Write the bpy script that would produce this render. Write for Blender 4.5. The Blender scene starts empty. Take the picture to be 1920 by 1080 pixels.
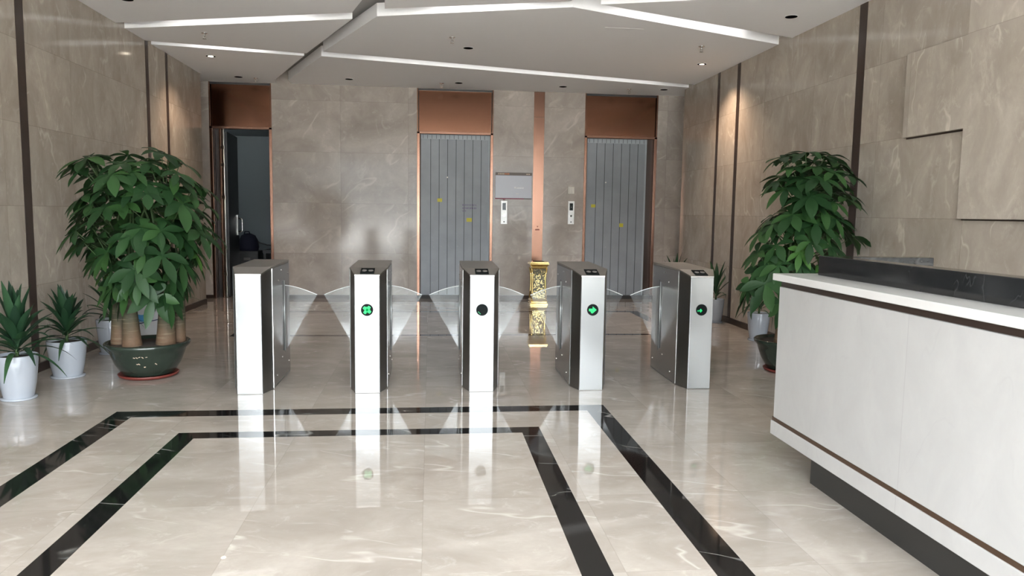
import bpy, bmesh, math, random
from mathutils import Vector, Matrix

# ---------------------------------------------------------------- camera, sky, lights, exposure
S = bpy.context.scene
C = S.collection
S.view_settings.view_transform = 'Standard'
S.view_settings.look = 'None'
S.view_settings.gamma = 1.0
S.view_settings.use_curve_mapping = False
S.view_settings.exposure = 1.9
S.cycles.caustics_reflective = False
S.cycles.caustics_refractive = False
S.cycles.diffuse_bounces = 8

F_PX, PITCH, YAW, ROLL = 1403.2, 0.100228, 0.109587, 0.0140821
def make_camera():
    cp, sp, cy, sy, cr, sr = math.cos(PITCH), math.sin(PITCH), math.cos(YAW), math.sin(YAW), math.cos(ROLL), math.sin(ROLL)
    f = Vector((sy*cp, cy*cp, -sp)); rt = Vector((cy, -sy, 0)); up = rt.cross(f)
    r2 = rt*cr + up*sr; u2 = up*cr - rt*sr
    m = Matrix((( r2.x, u2.x, -f.x, 0), (r2.y, u2.y, -f.y, 0), (r2.z, u2.z, -f.z, 1.4), (0, 0, 0, 1)))
    cd = bpy.data.cameras.new('camera'); cd.sensor_width = 36; cd.lens = F_PX*36/1920
    cd.clip_start = 0.05; cd.clip_end = 200
    o = bpy.data.objects.new('camera', cd); C.objects.link(o); o.matrix_world = m
    S.camera = o
make_camera()

W = bpy.data.worlds.new('sky'); S.world = W; W.use_nodes = True
bg = W.node_tree.nodes['Background']
bg.inputs[0].default_value = (0.90, 0.955, 1.0, 1)
bg.inputs[1].default_value = 10.0

def area(name, loc, rot, sx, sy, power, color=(1, 1, 1), portal=False):
    l = bpy.data.lights.new(name, 'AREA'); l.shape = 'RECTANGLE'; l.size = sx; l.size_y = sy
    l.energy = power; l.color = color
    o = bpy.data.objects.new(name, l); C.objects.link(o); o.location = loc; o.rotation_euler = rot
    if portal: l.cycles.is_portal = True
    return o
sun = bpy.data.lights.new('sun', 'SUN'); sun.energy = 20; sun.angle = 0.02; sun.color = (1, 0.96, 0.9)
so = bpy.data.objects.new('sun', sun); C.objects.link(so); so.rotation_euler = (math.radians(-38), 0, 0)   # stands behind the building, lights the forecourt only
FY = -2.2        # glazed entrance front
area('entrance_daylight', (0.3, FY-0.12, 1.75), (math.pi/2, 0, 0), 7.0, 3.5, 1, portal=True)

ZC = 3.33        # ceiling height
BW = 12.1        # back wall
XL, XR = -3.3, 3.9
SE = 11.45       # side walls end here

# added faint fill from inside the ceiling slots; spots for the lit downlights
def slot_fill_lamp(p0, p1, power):
    p0 = Vector(p0); p1 = Vector(p1); d = p1-p0
    d_ = d.normalized()*0.45; p0 += d_; p1 -= d_; d = p1-p0
    o = area('slot_fill_light', ((p0.x+p1.x)/2, (p0.y+p1.y)/2, ZC+0.15), (0, 0, math.atan2(d.y, d.x)), d.length, 0.05, power, (1, 0.98, 0.95))
    return o
def spot(x, y, power, color, angle=1.9, z=ZC-0.02):
    l = bpy.data.lights.new('downlight_lamp', 'SPOT'); l.energy = power; l.color = color; l.spot_size = angle; l.spot_blend = 0.9
    l.shadow_soft_size = 0.05
    o = bpy.data.objects.new('downlight_lamp', l); C.objects.link(o); o.location = (x, y, z)
SLOT_FILL = 0.5
slot_fill_lamp((-3.25, 8.62), (-0.82, 7.83), SLOT_FILL)
slot_fill_lamp((-3.25, 9.42), (-1.62, 9.80), SLOT_FILL*0.7)
slot_fill_lamp((-0.45, 7.60), (1.28, 7.06), SLOT_FILL)
slot_fill_lamp((1.38, 7.05), (3.85, 8.20), SLOT_FILL*1.2)
slot_fill_lamp((-1.25, 9.76), (3.85, 11.15), SLOT_FILL*1.6)

# ---------------------------------------------------------------- materials
def newmat(name):
    m = bpy.data.materials.new(name); m.use_nodes = True
    return m, m.node_tree, m.node_tree.nodes['Principled BSDF']
def N(nt, t, **k):
    n = nt.nodes.new(t)
    for a, b in k.items():
        setattr(n, a, b)
    return n
def setin(nt, n, i, v):
    if hasattr(v, 'is_output') or isinstance(v, bpy.types.NodeSocket): nt.links.new(v, n.inputs[i])
    else: n.inputs[i].default_value = v
def MA(nt, op, a, b=None, c=None):
    n = N(nt, 'ShaderNodeMath', operation=op)
    setin(nt, n, 0, a)
    if b is not None: setin(nt, n, 1, b)
    if c is not None: setin(nt, n, 2, c)
    return n.outputs[0]
def VM(nt, op, a, b=None):
    n = N(nt, 'ShaderNodeVectorMath', operation=op)
    setin(nt, n, 0, a)
    if b is not None: setin(nt, n, 1, b)
    return n.outputs[0]
def mixc(nt, f, a, b):
    n = N(nt, 'ShaderNodeMix', data_type='RGBA')
    setin(nt, n, 0, f); setin(nt, n, 6, a); setin(nt, n, 7, b)
    return n.outputs[2]
def ramp(nt, f, stops):
    n = N(nt, 'ShaderNodeValToRGB')
    nt.links.new(f, n.inputs[0])
    e = n.color_ramp.elements
    while len(e) < len(stops): e.new(0.5)
    for i, (p, c) in enumerate(stops):
        e[i].position = p; e[i].color = c if len(c) == 4 else (*c, 1)
    return n.outputs[0]
def noise(nt, vec, scale, detail=4, rough=0.55, dist=0.0):
    n = N(nt, 'ShaderNodeTexNoise'); nt.links.new(vec, n.inputs['Vector'])
    n.inputs['Scale'].default_value = scale; n.inputs['Detail'].default_value = detail
    n.inputs['Roughness'].default_value = rough; n.inputs['Distortion'].default_value = dist
    return n.outputs[0]
def srgb(r, g, b):
    f = lambda v: (v/255/12.92) if v/255 <= 0.04045 else ((v/255+0.055)/1.055)**2.4
    return (f(r), f(g), f(b), 1)

def marble(name, dark, light, vein, axes='xz', tile=(1.05, 0.665), off=(0.0, 0.07), rough=0.12, joint=0.75, vein_amt=0.6, scale=1.0, spec=0.5, var=0.1):
    m, nt, p = newmat(name)
    geo = N(nt, 'ShaderNodeNewGeometry'); pos = geo.outputs['Position']
    sp = N(nt, 'ShaderNodeSeparateXYZ'); nt.links.new(pos, sp.inputs[0])
    ix = {'x': 0, 'y': 1, 'z': 2}
    u = MA(nt, 'DIVIDE', MA(nt, 'SUBTRACT', sp.outputs[ix[axes[0]]], off[0]), tile[0])
    v = MA(nt, 'DIVIDE', MA(nt, 'SUBTRACT', sp.outputs[ix[axes[1]]], off[1]), tile[1])
    iu, iv = MA(nt, 'FLOOR', u), MA(nt, 'FLOOR', v)
    cb = N(nt, 'ShaderNodeCombineXYZ'); nt.links.new(iu, cb.inputs[0]); nt.links.new(iv, cb.inputs[1])
    wn = N(nt, 'ShaderNodeTexWhiteNoise', noise_dimensions='3D'); nt.links.new(cb.outputs[0], wn.inputs['Vector'])
    sc = N(nt, 'ShaderNodeVectorMath', operation='SCALE'); nt.links.new(wn.outputs['Color'], sc.inputs[0]); sc.inputs['Scale'].default_value = 17.0
    q = VM(nt, 'ADD', pos, sc.outputs[0])
    # stretch a little so that the clouds run diagonally
    mp = N(nt, 'ShaderNodeMapping'); nt.links.new(q, mp.inputs[0]); mp.inputs['Rotation'].default_value = (0.4, 0.5, 0.6); mp.inputs['Scale'].default_value = (1, 1.7, 1)
    q = mp.outputs[0]
    n1 = noise(nt, q, 1.6*scale, 6, 0.6, 0.8)
    col = ramp(nt, n1, [(0.30, dark), (0.68, light)])
    n2 = noise(nt, q, 14*scale, 5, 0.7, 0.3)
    col = mixc(nt, MA(nt, 'MULTIPLY', MA(nt, 'SUBTRACT', n2, 0.35), 0.9), col, dark)
    n5 = noise(nt, q, 4.5*scale, 6, 0.75, 1.2)
    col = mixc(nt, MA(nt, 'MINIMUM', MA(nt, 'MULTIPLY', MA(nt, 'MAXIMUM', MA(nt, 'SUBTRACT', n5, 0.55), 0.0), 2.2), 0.22), col, vein if vein_amt > 0.45 and 'black' not in name else light)
    # thin light veins, broken up
    mv = N(nt, 'ShaderNodeMapping'); nt.links.new(q, mv.inputs[0]); mv.inputs['Rotation'].default_value = (0.9, 0.3, 0.5); mv.inputs['Scale'].default_value = (0.35, 1.3, 1.0)
    n3 = noise(nt, mv.outputs[0], 1.1*scale, 3, 0.5, 0.25)
    a = MA(nt, 'ABSOLUTE', MA(nt, 'SUBTRACT', n3, 0.5))
    vm = MA(nt, 'SUBTRACT', 1.0, MA(nt, 'MULTIPLY', a, 95.0)); vm = MA(nt, 'MAXIMUM', vm, 0.0)
    n4 = noise(nt, q, 2.1*scale, 2)
    br = MA(nt, 'MULTIPLY', MA(nt, 'SUBTRACT', n4, 0.48), 8.0); br = MA(nt, 'MINIMUM', MA(nt, 'MAXIMUM', br, 0.0), 1.0)
    vm = MA(nt, 'MULTIPLY', MA(nt, 'MULTIPLY', vm, br), vein_amt)
    col = mixc(nt, vm, col, vein)
    # slabs differ a little
    hs = N(nt, 'ShaderNodeHueSaturation'); nt.links.new(col, hs.inputs['Color'])
    nt.links.new(MA(nt, 'ADD', 1.0-var/2, MA(nt, 'MULTIPLY', wn.outputs['Value'], var)), hs.inputs['Value'])
    col = hs.outputs[0]
    # joints
    fu = MA(nt, 'FRACT', u); fv = MA(nt, 'FRACT', v)
    du = MA(nt, 'MULTIPLY', MA(nt, 'MINIMUM', fu, MA(nt, 'SUBTRACT', 1.0, fu)), tile[0])
    dv = MA(nt, 'MULTIPLY', MA(nt, 'MINIMUM', fv, MA(nt, 'SUBTRACT', 1.0, fv)), tile[1])
    j = MA(nt, 'LESS_THAN', MA(nt, 'MINIMUM', du, dv), 0.0022)
    jc = N(nt, 'ShaderNodeMix', data_type='RGBA', blend_type='MULTIPLY'); nt.links.new(j, jc.inputs[0]); nt.links.new(col, jc.inputs[6]); jc.inputs[7].default_value = (joint, joint, joint, 1)
    nt.links.new(jc.outputs[2], p.inputs['Base Color'])
    p.inputs['Roughness'].default_value = rough
    p.inputs['Specular IOR Level'].default_value = spec
    return m

def plain(name, col, rough=0.5, metal=0.0, bump=0.0, bscale=60, var=0.06, aniso=0.0, spec=0.5, coat=0.0, stretch=None):
    m, nt, p = newmat(name)
    tc = N(nt, 'ShaderNodeTexCoord'); v = tc.outputs['Object']
    if stretch:
        mp = N(nt, 'ShaderNodeMapping'); nt.links.new(v, mp.inputs[0]); mp.inputs['Scale'].default_value = stretch; v = mp.outputs[0]
    n = noise(nt, v, bscale, 4)
    c = col if len(col) == 4 else (*col, 1)
    d = tuple(x*(1-var) for x in c[:3])+(1,); l = tuple(min(1, x*(1+var)) for x in c[:3])+(1,)
    nt.links.new(mixc(nt, n, d, l), p.inputs['Base Color'])
    p.inputs['Roughness'].default_value = rough; p.inputs['Metallic'].default_value = metal
    p.inputs['Specular IOR Level'].default_value = spec
    p.inputs['Coat Weight'].default_value = coat
    if bump:
        b = N(nt, 'ShaderNodeBump'); b.inputs['Strength'].default_value = bump; b.inputs['Distance'].default_value = 0.002
        nt.links.new(n, b.inputs['Height']); nt.links.new(b.outputs[0], p.inputs['Normal'])
    return m

def emis(name, col, strength):
    m, nt, p = newmat(name)
    p.inputs['Base Color'].default_value = col; p.inputs['Emission Color'].default_value = col; p.inputs['Emission Strength'].default_value = strength
    return m

M = {}
M['wall_xz'] = marble('beige marble wall slabs', srgb(158, 149, 141), srgb(188, 180, 172), srgb(218, 211, 203), 'xz', (1.05, 0.79), (-1.40, 0.72), rough=0.11, spec=0.4, vein_amt=0.46)
M['wall_yz'] = marble('beige marble side wall slabs', srgb(154, 144, 133), srgb(184, 175, 163), srgb(214, 206, 194), 'yz', (1.15, 0.665), (0.55, 0.07), rough=0.12, spec=0.45, vein_amt=0.46)
M['relief'] = marble('beige marble relief slabs', srgb(158, 148, 137), srgb(188, 179, 167), srgb(216, 208, 196), 'yz', (1.4, 1.33), (0.2, 0.07), rough=0.2)
M['floor'] = marble('cream polished marble floor', srgb(152, 144, 136), srgb(178, 171, 163), srgb(206, 201, 194), 'xy', (0.8, 0.8), (-0.03, 0.35), rough=0.018, joint=0.88, vein_amt=0.6, var=0.05, spec=0.55)
M['black_marble'] = marble('black marble inlay', (0.006, 0.006, 0.0065, 1), (0.013, 0.013, 0.013, 1), (0.5, 0.5, 0.48, 1), 'xy', (1.3, 1.3), (0, 0), rough=0.05, joint=0.8, vein_amt=0.5, scale=1.0)
M['white_marble'] = marble('white speckled marble', srgb(165, 165, 164), srgb(172, 172, 171), srgb(146, 146, 145), 'yz', (1.25, 3.0), (1.55, -1), rough=0.22, joint=0.9, vein_amt=0.12, scale=1.6, var=0.01)
M['counter'] = plain('white countertop stone', srgb(196, 196, 195), 0.18, var=0.02)
M['black_stone'] = marble('black polished granite', (0.010, 0.011, 0.012, 1), (0.018, 0.019, 0.020, 1), (0.6, 0.6, 0.6, 1), 'yz', (5, 5), (-3, -3), rough=0.1, vein_amt=0.04, scale=3.0)
M['brown_trim'] = plain('dark bronze trim', srgb(64, 52, 46), 0.32, 0.35, var=0.1)
M['brass_trim'] = plain('bronze metal strip', srgb(96, 76, 62), 0.25, 0.7, var=0.1)
M['plinth'] = plain('dark grey plinth', srgb(38, 38, 37), 0.35)
M['ceiling'] = plain('white painted plasterboard', srgb(246, 246, 247), 0.8, bump=0.05, var=0.01, bscale=20)
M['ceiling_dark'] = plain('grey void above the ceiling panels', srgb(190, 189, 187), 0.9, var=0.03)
M['copper'] = plain('brushed copper sheet', srgb(140, 106, 90), 0.2, 1.0, bump=0.15, bscale=30, stretch=(30, 30, 1), var=0.05)
M['copper_dark'] = plain('brushed copper header sheet', srgb(142, 102, 82), 0.12, 1.0, bump=0.1, bscale=30, stretch=(1, 1, 30), var=0.06)
M['steel_face'] = plain('bright brushed steel', (0.30, 0.31, 0.31, 1), 0.14, 0.35, bump=0.04, bscale=25, stretch=(1, 1, 40), var=0.02)
M['steel'] = plain('brushed steel side', (0.36, 0.355, 0.345, 1), 0.2, 1.0, bump=0.06, bscale=25, stretch=(1, 1, 40), var=0.05)
M['steel_dark'] = plain('dark steel corner', (0.27, 0.27, 0.26, 1), 0.35, 1.0, var=0.06)
M['steel_top'] = plain('matt steel lid', (0.42, 0.41, 0.39, 1), 0.38, 1.0, var=0.05)
M['slot'] = plain('dark rubber lined slot', (0.06, 0.06, 0.06, 1), 0.5)
M['matt_white'] = plain('bright matt white', (0.93, 0.93, 0.93, 1), 0.7)
M['lamp_off'] = plain('unlit lamp opening', (0.004, 0.004, 0.004, 1), 0.95, spec=0.0)
M['chrome'] = plain('chrome', (0.75, 0.74, 0.72, 1), 0.08, 1.0, var=0.02)
M['black'] = plain('matt black plastic', (0.008, 0.008, 0.009, 1), 0.4)
M['black_gloss'] = plain('black display glass', (0.012, 0.016, 0.015, 1), 0.12)
M['indicator_black'] = plain('black indicator face', (0.006, 0.008, 0.008, 1), 0.6, spec=0.08)
M['grey_lens'] = plain('grey reader lens', (0.14, 0.13, 0.125, 1), 0.35)
M['green_led'] = emis('green indicator light', (0.0, 0.36, 0.10, 1), 0.22)
M['dim_green'] = emis('dim green indicator light', (0.01, 0.22, 0.09, 1), 0.12)
M['lamp_lens'] = emis('lit warm lamp lens', (1.0, 0.86, 0.66, 1), 6)
M['lamp_lens_faint'] = emis('dimly lit lamp lens', (1.0, 0.9, 0.78, 1), 0.8)
M['white_pot'] = plain('white glazed plastic', srgb(160, 166, 174), 0.18, var=0.01, coat=0.3)
M['dark_pot'] = plain('dark green glazed ceramic', (0.022, 0.032, 0.024, 1), 0.16, var=0.25, bump=0.4, bscale=14)
M['terracotta'] = plain('red terracotta', srgb(104, 44, 36), 0.5)
M['soil'] = plain('dark potting soil', (0.03, 0.022, 0.017, 1), 0.95, bump=1.0, bscale=80, var=0.4)
M['grey_board'] = None
M['rubber'] = plain('dark rubber', (0.02, 0.02, 0.02, 1), 0.6)
M['paper'] = plain('pale grey notice sheet', srgb(182, 184, 194), 0.18, var=0.03)
M['sign_head'] = plain('brown sign header', srgb(96, 84, 76), 0.4)
M['sign_red'] = plain('dark red sign edge', srgb(128, 38, 62), 0.4)
M['sign_text'] = plain('pale lettering', srgb(190, 170, 150), 0.6)
M['sign_orange'] = plain('orange lettering', srgb(196, 120, 84), 0.6)
M['purple_ink'] = plain('purple ink', srgb(84, 46, 120), 0.6)
M['yellow'] = plain('yellow sticker', srgb(205, 196, 60), 0.5)
M['red_ink'] = plain('dark red print', srgb(110, 32, 24), 0.5)
M['white_plate'] = plain('white plastic switch plate', srgb(222, 218, 208), 0.35)
M['cop_steel'] = plain('pale steel call plate', srgb(222, 222, 220), 0.35, 0.3)
M['navy'] = plain('navy blue fabric', srgb(22, 24, 44), 0.85, bump=0.4)
M['dark_wood'] = plain('dark door leaf', srgb(26, 25, 24), 0.35, var=0.2)
M['grey_paint'] = plain('grey corridor paint', srgb(140, 150, 154), 0.7, var=0.02)
M['cabinet_grey'] = plain('dark grey cabinet', srgb(52, 52, 52), 0.4)
M['carton'] = plain('white carton', srgb(196, 198, 200), 0.45, var=0.02)
M['carton_blue'] = plain('blue print', srgb(70, 140, 190), 0.45)
M['carton_navy'] = plain('dark blue print', srgb(40, 52, 92), 0.45)
M['gold'] = plain('polished gold', (0.83, 0.62, 0.25, 1), 0.16, 1.0, bump=0.2, bscale=30)
M['facade_metal'] = plain('dark aluminium facade frame', srgb(70, 68, 66), 0.4, 0.4)
M['paving'] = plain('grey outdoor paving', srgb(160, 159, 156), 0.85, var=0.06, bscale=3)
M['sky_block'] = plain('dark sky block surface', srgb(84, 88, 90), 0.6, var=0.3, bscale=0.3)

def leafmat(name, c0, c1, c2):
    m, nt, p = newmat(name)
    geo = N(nt, 'ShaderNodeNewGeometry')
    n = noise(nt, geo.outputs['Position'], 5.0, 3)
    col = ramp(nt, geo.outputs['Random Per Island'], [(0.0, c0), (0.6, c1), (1.0, c2)])
    nt.links.new(mixc(nt, MA(nt, 'MULTIPLY', n, 0.5), col, c0), p.inputs['Base Color'])
    p.inputs['Roughness'].default_value = 0.45; p.inputs['Specular IOR Level'].default_value = 0.3
    tr = N(nt, 'ShaderNodeBsdfTranslucent'); tr.inputs[0].default_value = tuple(x*1.3 for x in c2[:3])+(1,)
    mx = N(nt, 'ShaderNodeMixShader'); mx.inputs[0].default_value = 0.12
    nt.links.new(p.outputs[0], mx.inputs[1]); nt.links.new(tr.outputs[0], mx.inputs[2])
    nt.links.new(mx.outputs[0], nt.nodes['Material Output'].inputs[0])
    return m
M['pachira'] = leafmat('money tree leaves', (0.013, 0.040, 0.014, 1), (0.024, 0.068, 0.022, 1), (0.045, 0.115, 0.030, 1))
M['young'] = leafmat('young yellow green leaves', (0.035, 0.10, 0.022, 1), (0.055, 0.145, 0.028, 1), (0.085, 0.20, 0.035, 1))
M['dracaena'] = leafmat('dark strap leaves', (0.012, 0.034, 0.018, 1), (0.022, 0.062, 0.028, 1), (0.035, 0.095, 0.035, 1))

def barkmat():
    m, nt, p = newmat('ringed money tree bark')
    geo = N(nt, 'ShaderNodeNewGeometry'); pos = geo.outputs['Position']
    sp = N(nt, 'ShaderNodeSeparateXYZ'); nt.links.new(pos, sp.inputs[0])
    n = noise(nt, pos, 9, 5); n2 = noise(nt, pos, 45, 4)
    h = MA(nt, 'ADD', sp.outputs[2], MA(nt, 'MULTIPLY', MA(nt, 'SUBTRACT', n, 0.5), 0.16))
    col = ramp(nt, h, [(0.32, srgb(108, 82, 62)), (0.48, srgb(52, 56, 40))])
    col = mixc(nt, MA(nt, 'MULTIPLY', n2, 0.6), col, srgb(78, 66, 48))
    mp = N(nt, 'ShaderNodeMapping'); nt.links.new(pos, mp.inputs[0]); mp.inputs['Scale'].default_value = (4, 4, 60)
    ring = noise(nt, mp.outputs[0], 1, 3)
    rm = MA(nt, 'MULTIPLY', MA(nt, 'MAXIMUM', MA(nt, 'SUBTRACT', ring, 0.55), 0.0), 4.0)
    col = mixc(nt, rm, col, srgb(128, 116, 94))
    nt.links.new(col, p.inputs['Base Color']); p.inputs['Roughness'].default_value = 0.75
    b = N(nt, 'ShaderNodeBump'); b.inputs['Strength'].default_value = 0.6; b.inputs['Distance'].default_value = 0.004
    nt.links.new(MA(nt, 'ADD', n2, ring), b.inputs['Height']); nt.links.new(b.outputs[0], p.inputs['Normal'])
    return m
M['bark'] = barkmat()
M['stem'] = plain('green stem', (0.05, 0.09, 0.03, 1), 0.6)

def boardmat():
    m, nt, p = newmat('grey protective boards with dark seams')
    geo = N(nt, 'ShaderNodeNewGeometry'); pos = geo.outputs['Position']
    sp = N(nt, 'ShaderNodeSeparateXYZ'); nt.links.new(pos, sp.inputs[0])
    n = noise(nt, pos, 2.5, 5); n2 = noise(nt, pos, 30, 5)
    col = ramp(nt, n, [(0.3, srgb(138, 144, 150)), (0.7, srgb(152, 158, 164))])
    sc = MA(nt, 'MINIMUM', MA(nt, 'MULTIPLY', MA(nt, 'MAXIMUM', MA(nt, 'SUBTRACT', n2, 0.66), 0.0), 9.0), 0.5)
    low = MA(nt, 'MINIMUM', MA(nt, 'MAXIMUM', MA(nt, 'SUBTRACT', 1.9, sp.outputs[2]), 0.0), 1.0)
    col = mixc(nt, MA(nt, 'MULTIPLY', sc, low), col, srgb(176, 178, 178))
    nt.links.new(col, p.inputs['Base Color']); p.inputs['Roughness'].default_value = 0.42
    return m
M['grey_board'] = boardmat()
M['board_seam'] = plain('dark board seam', srgb(62, 66, 70), 0.7)
M['board_edge'] = plain('pale film edge', srgb(170, 178, 184), 0.5)

def scrollmat():
    m, nt, p = newmat('gold scrollwork over dark stone')
    geo = N(nt, 'ShaderNodeNewGeometry'); pos = geo.outputs['Position']
    w = N(nt, 'ShaderNodeTexWave', wave_type='RINGS'); nt.links.new(pos, w.inputs[0]); w.inputs['Scale'].default_value = 14; w.inputs['Distortion'].default_value = 9; w.inputs['Detail'].default_value = 2; w.inputs['Detail Scale'].default_value = 2.5
    f = ramp(nt, w.outputs[0] if w.outputs[0].type == 'VALUE' else w.outputs['Fac'], [(0.45, (0, 0, 0, 1)), (0.6, (1, 1, 1, 1))])
    nt.links.new(mixc(nt, f, srgb(88, 88, 74), srgb(214, 196, 138)), p.inputs['Base Color'])
    nt.links.new(MA(nt, 'MULTIPLY', f, 0.8), p.inputs['Metallic']); p.inputs['Roughness'].default_value = 0.22
    b = N(nt, 'ShaderNodeBump'); b.inputs['Distance'].default_value = 0.004; nt.links.new(f, b.inputs['Height']); nt.links.new(b.outputs[0], p.inputs['Normal'])
    return m
M['scroll'] = scrollmat()

def wingmat():
    m = bpy.data.materials.new('clear acrylic with film'); m.use_nodes = True; nt = m.node_tree
    nt.nodes.remove(nt.nodes['Principled BSDF']); out = nt.nodes['Material Output']
    geo = N(nt, 'ShaderNodeNewGeometry'); n = noise(nt, geo.outputs['Position'], 7, 3)
    b = N(nt, 'ShaderNodeBump'); b.inputs['Strength'].default_value = 0.12; b.inputs['Distance'].default_value = 0.004; nt.links.new(n, b.inputs['Height'])
    tr = N(nt, 'ShaderNodeBsdfTransparent'); tr.inputs[0].default_value = (0.93, 0.95, 0.95, 1)
    gl = N(nt, 'ShaderNodeBsdfGlossy'); gl.inputs[0].default_value = (1, 1, 1, 1); gl.inputs[1].default_value = 0.06; nt.links.new(b.outputs[0], gl.inputs['Normal'])
    df = N(nt, 'ShaderNodeBsdfDiffuse'); df.inputs[0].default_value = (0.8, 0.82, 0.84, 1)
    m1 = N(nt, 'ShaderNodeMixShader'); m1.inputs[0].default_value = 0.04; nt.links.new(tr.outputs[0], m1.inputs[1]); nt.links.new(df.outputs[0], m1.inputs[2])
    m2 = N(nt, 'ShaderNodeMixShader'); m2.inputs[0].default_value = 0.022; nt.links.new(m1.outputs[0], m2.inputs[1]); nt.links.new(gl.outputs[0], m2.inputs[2])
    nt.links.new(m2.outputs[0], out.inputs[0])
    return m
M['wing'] = wingmat()
M['wing_edge'] = plain('pale acrylic edge', (0.75, 0.78, 0.78, 1), 0.2)

# ---------------------------------------------------------------- mesh helpers
class MB:
    def __init__(s): s.v = []; s.f = []; s.mi = []; s.sm = []
    def add(s, vs, fs, mi=0, smooth=False):
        o = len(s.v); s.v += [tuple(v) for v in vs]
        for f in fs: s.f.append([i+o for i in f]); s.mi.append(mi); s.sm.append(smooth)
        return s
    def box(s, x0, x1, y0, y1, z0, z1, mi=0):
        if x0 > x1: x0, x1 = x1, x0
        if y0 > y1: y0, y1 = y1, y0
        if z0 > z1: z0, z1 = z1, z0
        v = [(x, y, z) for x in (x0, x1) for y in (y0, y1) for z in (z0, z1)]
        return s.add(v, [(0, 1, 3, 2), (4, 6, 7, 5), (0, 4, 5, 1), (2, 3, 7, 6), (0, 2, 6, 4), (1, 5, 7, 3)], mi)
    def prism(s, pts, z0, z1, mi=0, axis='z'):
        # pts: 2D outline; z0/z1 may be functions of the point
        n = len(pts)
        g = lambda z, p: z(p) if callable(z) else z
        def mk(p, h):
            if axis == 'z': return (p[0], p[1], h)
            if axis == 'y': return (p[0], h, p[1])
            return (h, p[0], p[1])
        v = [mk(p, g(z0, p)) for p in pts]+[mk(p, g(z1, p)) for p in pts]
        f = [list(range(n))[::-1], list(range(n, 2*n))]+[(i, (i+1) % n, n+(i+1) % n, n+i) for i in range(n)]
        return s.add(v, f, mi)
    def lathe(s, prof, cx=0, cy=0, n=32, mi=0, smooth=True, lobes=0, amp=0.0):
        v = []; f = []
        for r, z in prof:
            for i in range(n):
                a = 2*math.pi*i/n; rr = r*(1+amp*math.cos(lobes*a))
                v.append((cx+rr*math.cos(a), cy+rr*math.sin(a), z))
        for k in range(len(prof)-1):
            for i in range(n):
                j = (i+1) % n
                f.append((k*n+i, k*n+j, (k+1)*n+j, (k+1)*n+i))
        f.append(list(range(n))[::-1]); m = (len(prof)-1)*n; f.append([m+i for i in range(n)])
        return s.add(v, f, mi, smooth)
    def tube(s, pts, rad, n=10, mi=0):
        v = []; f = []; P = [Vector(p) for p in pts]
        for k, p in enumerate(P):
            t = (P[min(k+1, len(P)-1)]-P[max(k-1, 0)]).normalized()
            a = t.cross(Vector((0, 1, 0)));
            if a.length < 1e-3: a = t.cross(Vector((1, 0, 0)))
            a.normalize(); b = t.cross(a)
            r = rad[k] if hasattr(rad, '__len__') else rad
            for i in range(n):
                an = 2*math.pi*i/n; v.append(p+(a*math.cos(an)+b*math.sin(an))*r)
        for k in range(len(P)-1):
            for i in range(n):
                j = (i+1) % n; f.append((k*n+i, k*n+j, (k+1)*n+j, (k+1)*n+i))
        f.append(list(range(n))); m = (len(P)-1)*n; f.append([m+i for i in range(n)][::-1])
        return s.add(v, f, mi, True)
    def leaf(s, base, d, nrm, L, Wd, droop, fold=0.25, seg=6, peak=0.5, mi=0):
        d = d.normalized(); side = d.cross(nrm)
        if side.length < 1e-3: side = d.cross(Vector((1, 0, 0)))
        side.normalize(); up = side.cross(d).normalized()
        v = []; f = []
        for k in range(seg+1):
            t = k/seg
            w = Wd*0.5*max(0.0, math.sin(math.pi*(t**(math.log(0.5)/math.log(peak)))))**0.85 if 0 < t < 1 else 0.002
            if t == 0: w = Wd*0.10
            c = base+d*(L*t*(1-0.15*droop*t))+Vector((0, 0, -1))*(droop*L*t*t*0.55)
            v += [c-side*w+up*(w*fold), c, c+side*w+up*(w*fold)]
        for k in range(seg):
            a = 3*k; f += [(a, a+1, a+4, a+3), (a+1, a+2, a+5, a+4)]
        return s.add(v, f, mi, True)
    def build(s, name, mats, parent=None, loc=None, bevel=0.0, weld=False):
        me = bpy.data.meshes.new(name); me.from_pydata(s.v, [], s.f)
        if not isinstance(mats, (list, tuple)): mats = [mats]
        for m in mats: me.materials.append(m)
        for p, mi, sm in zip(me.polygons, s.mi, s.sm): p.material_index = mi; p.use_smooth = sm
        bm = bmesh.new(); bm.from_mesh(me)
        closed = [f for f in bm.faces]
        bmesh.ops.recalc_face_normals(bm, faces=closed)
        bm.to_mesh(me); bm.free(); me.update()
        o = bpy.data.objects.new(name, me); C.objects.link(o)
        if parent: o.parent = parent
        if loc: o.location = loc
        if bevel:
            b = o.modifiers.new('bevel', 'BEVEL'); b.width = bevel; b.segments = 2; b.limit_method = 'ANGLE'; b.angle_limit = 0.6
        return o

def empty(name, loc=(0, 0, 0), rz=0):
    o = bpy.data.objects.new(name, None); C.objects.link(o); o.location = loc; o.rotation_euler = (0, 0, rz); o.empty_display_size = 0.1
    return o
def tag(o, label=None, cat=None, group=None, kind=None):
    if label: o['label'] = label
    if cat: o['category'] = cat
    if group: o['group'] = group
    if kind: o['kind'] = kind
    return o
def struct(o): o['kind'] = 'structure'; return o
def children(o): return [c for c in bpy.data.objects if c.parent == o]
def copy_tree(o, parent=None):
    c = o.copy(); C.objects.link(c)
    if parent: c.parent = parent
    for ch in children(o): copy_tree(ch, c)
    return c

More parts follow.
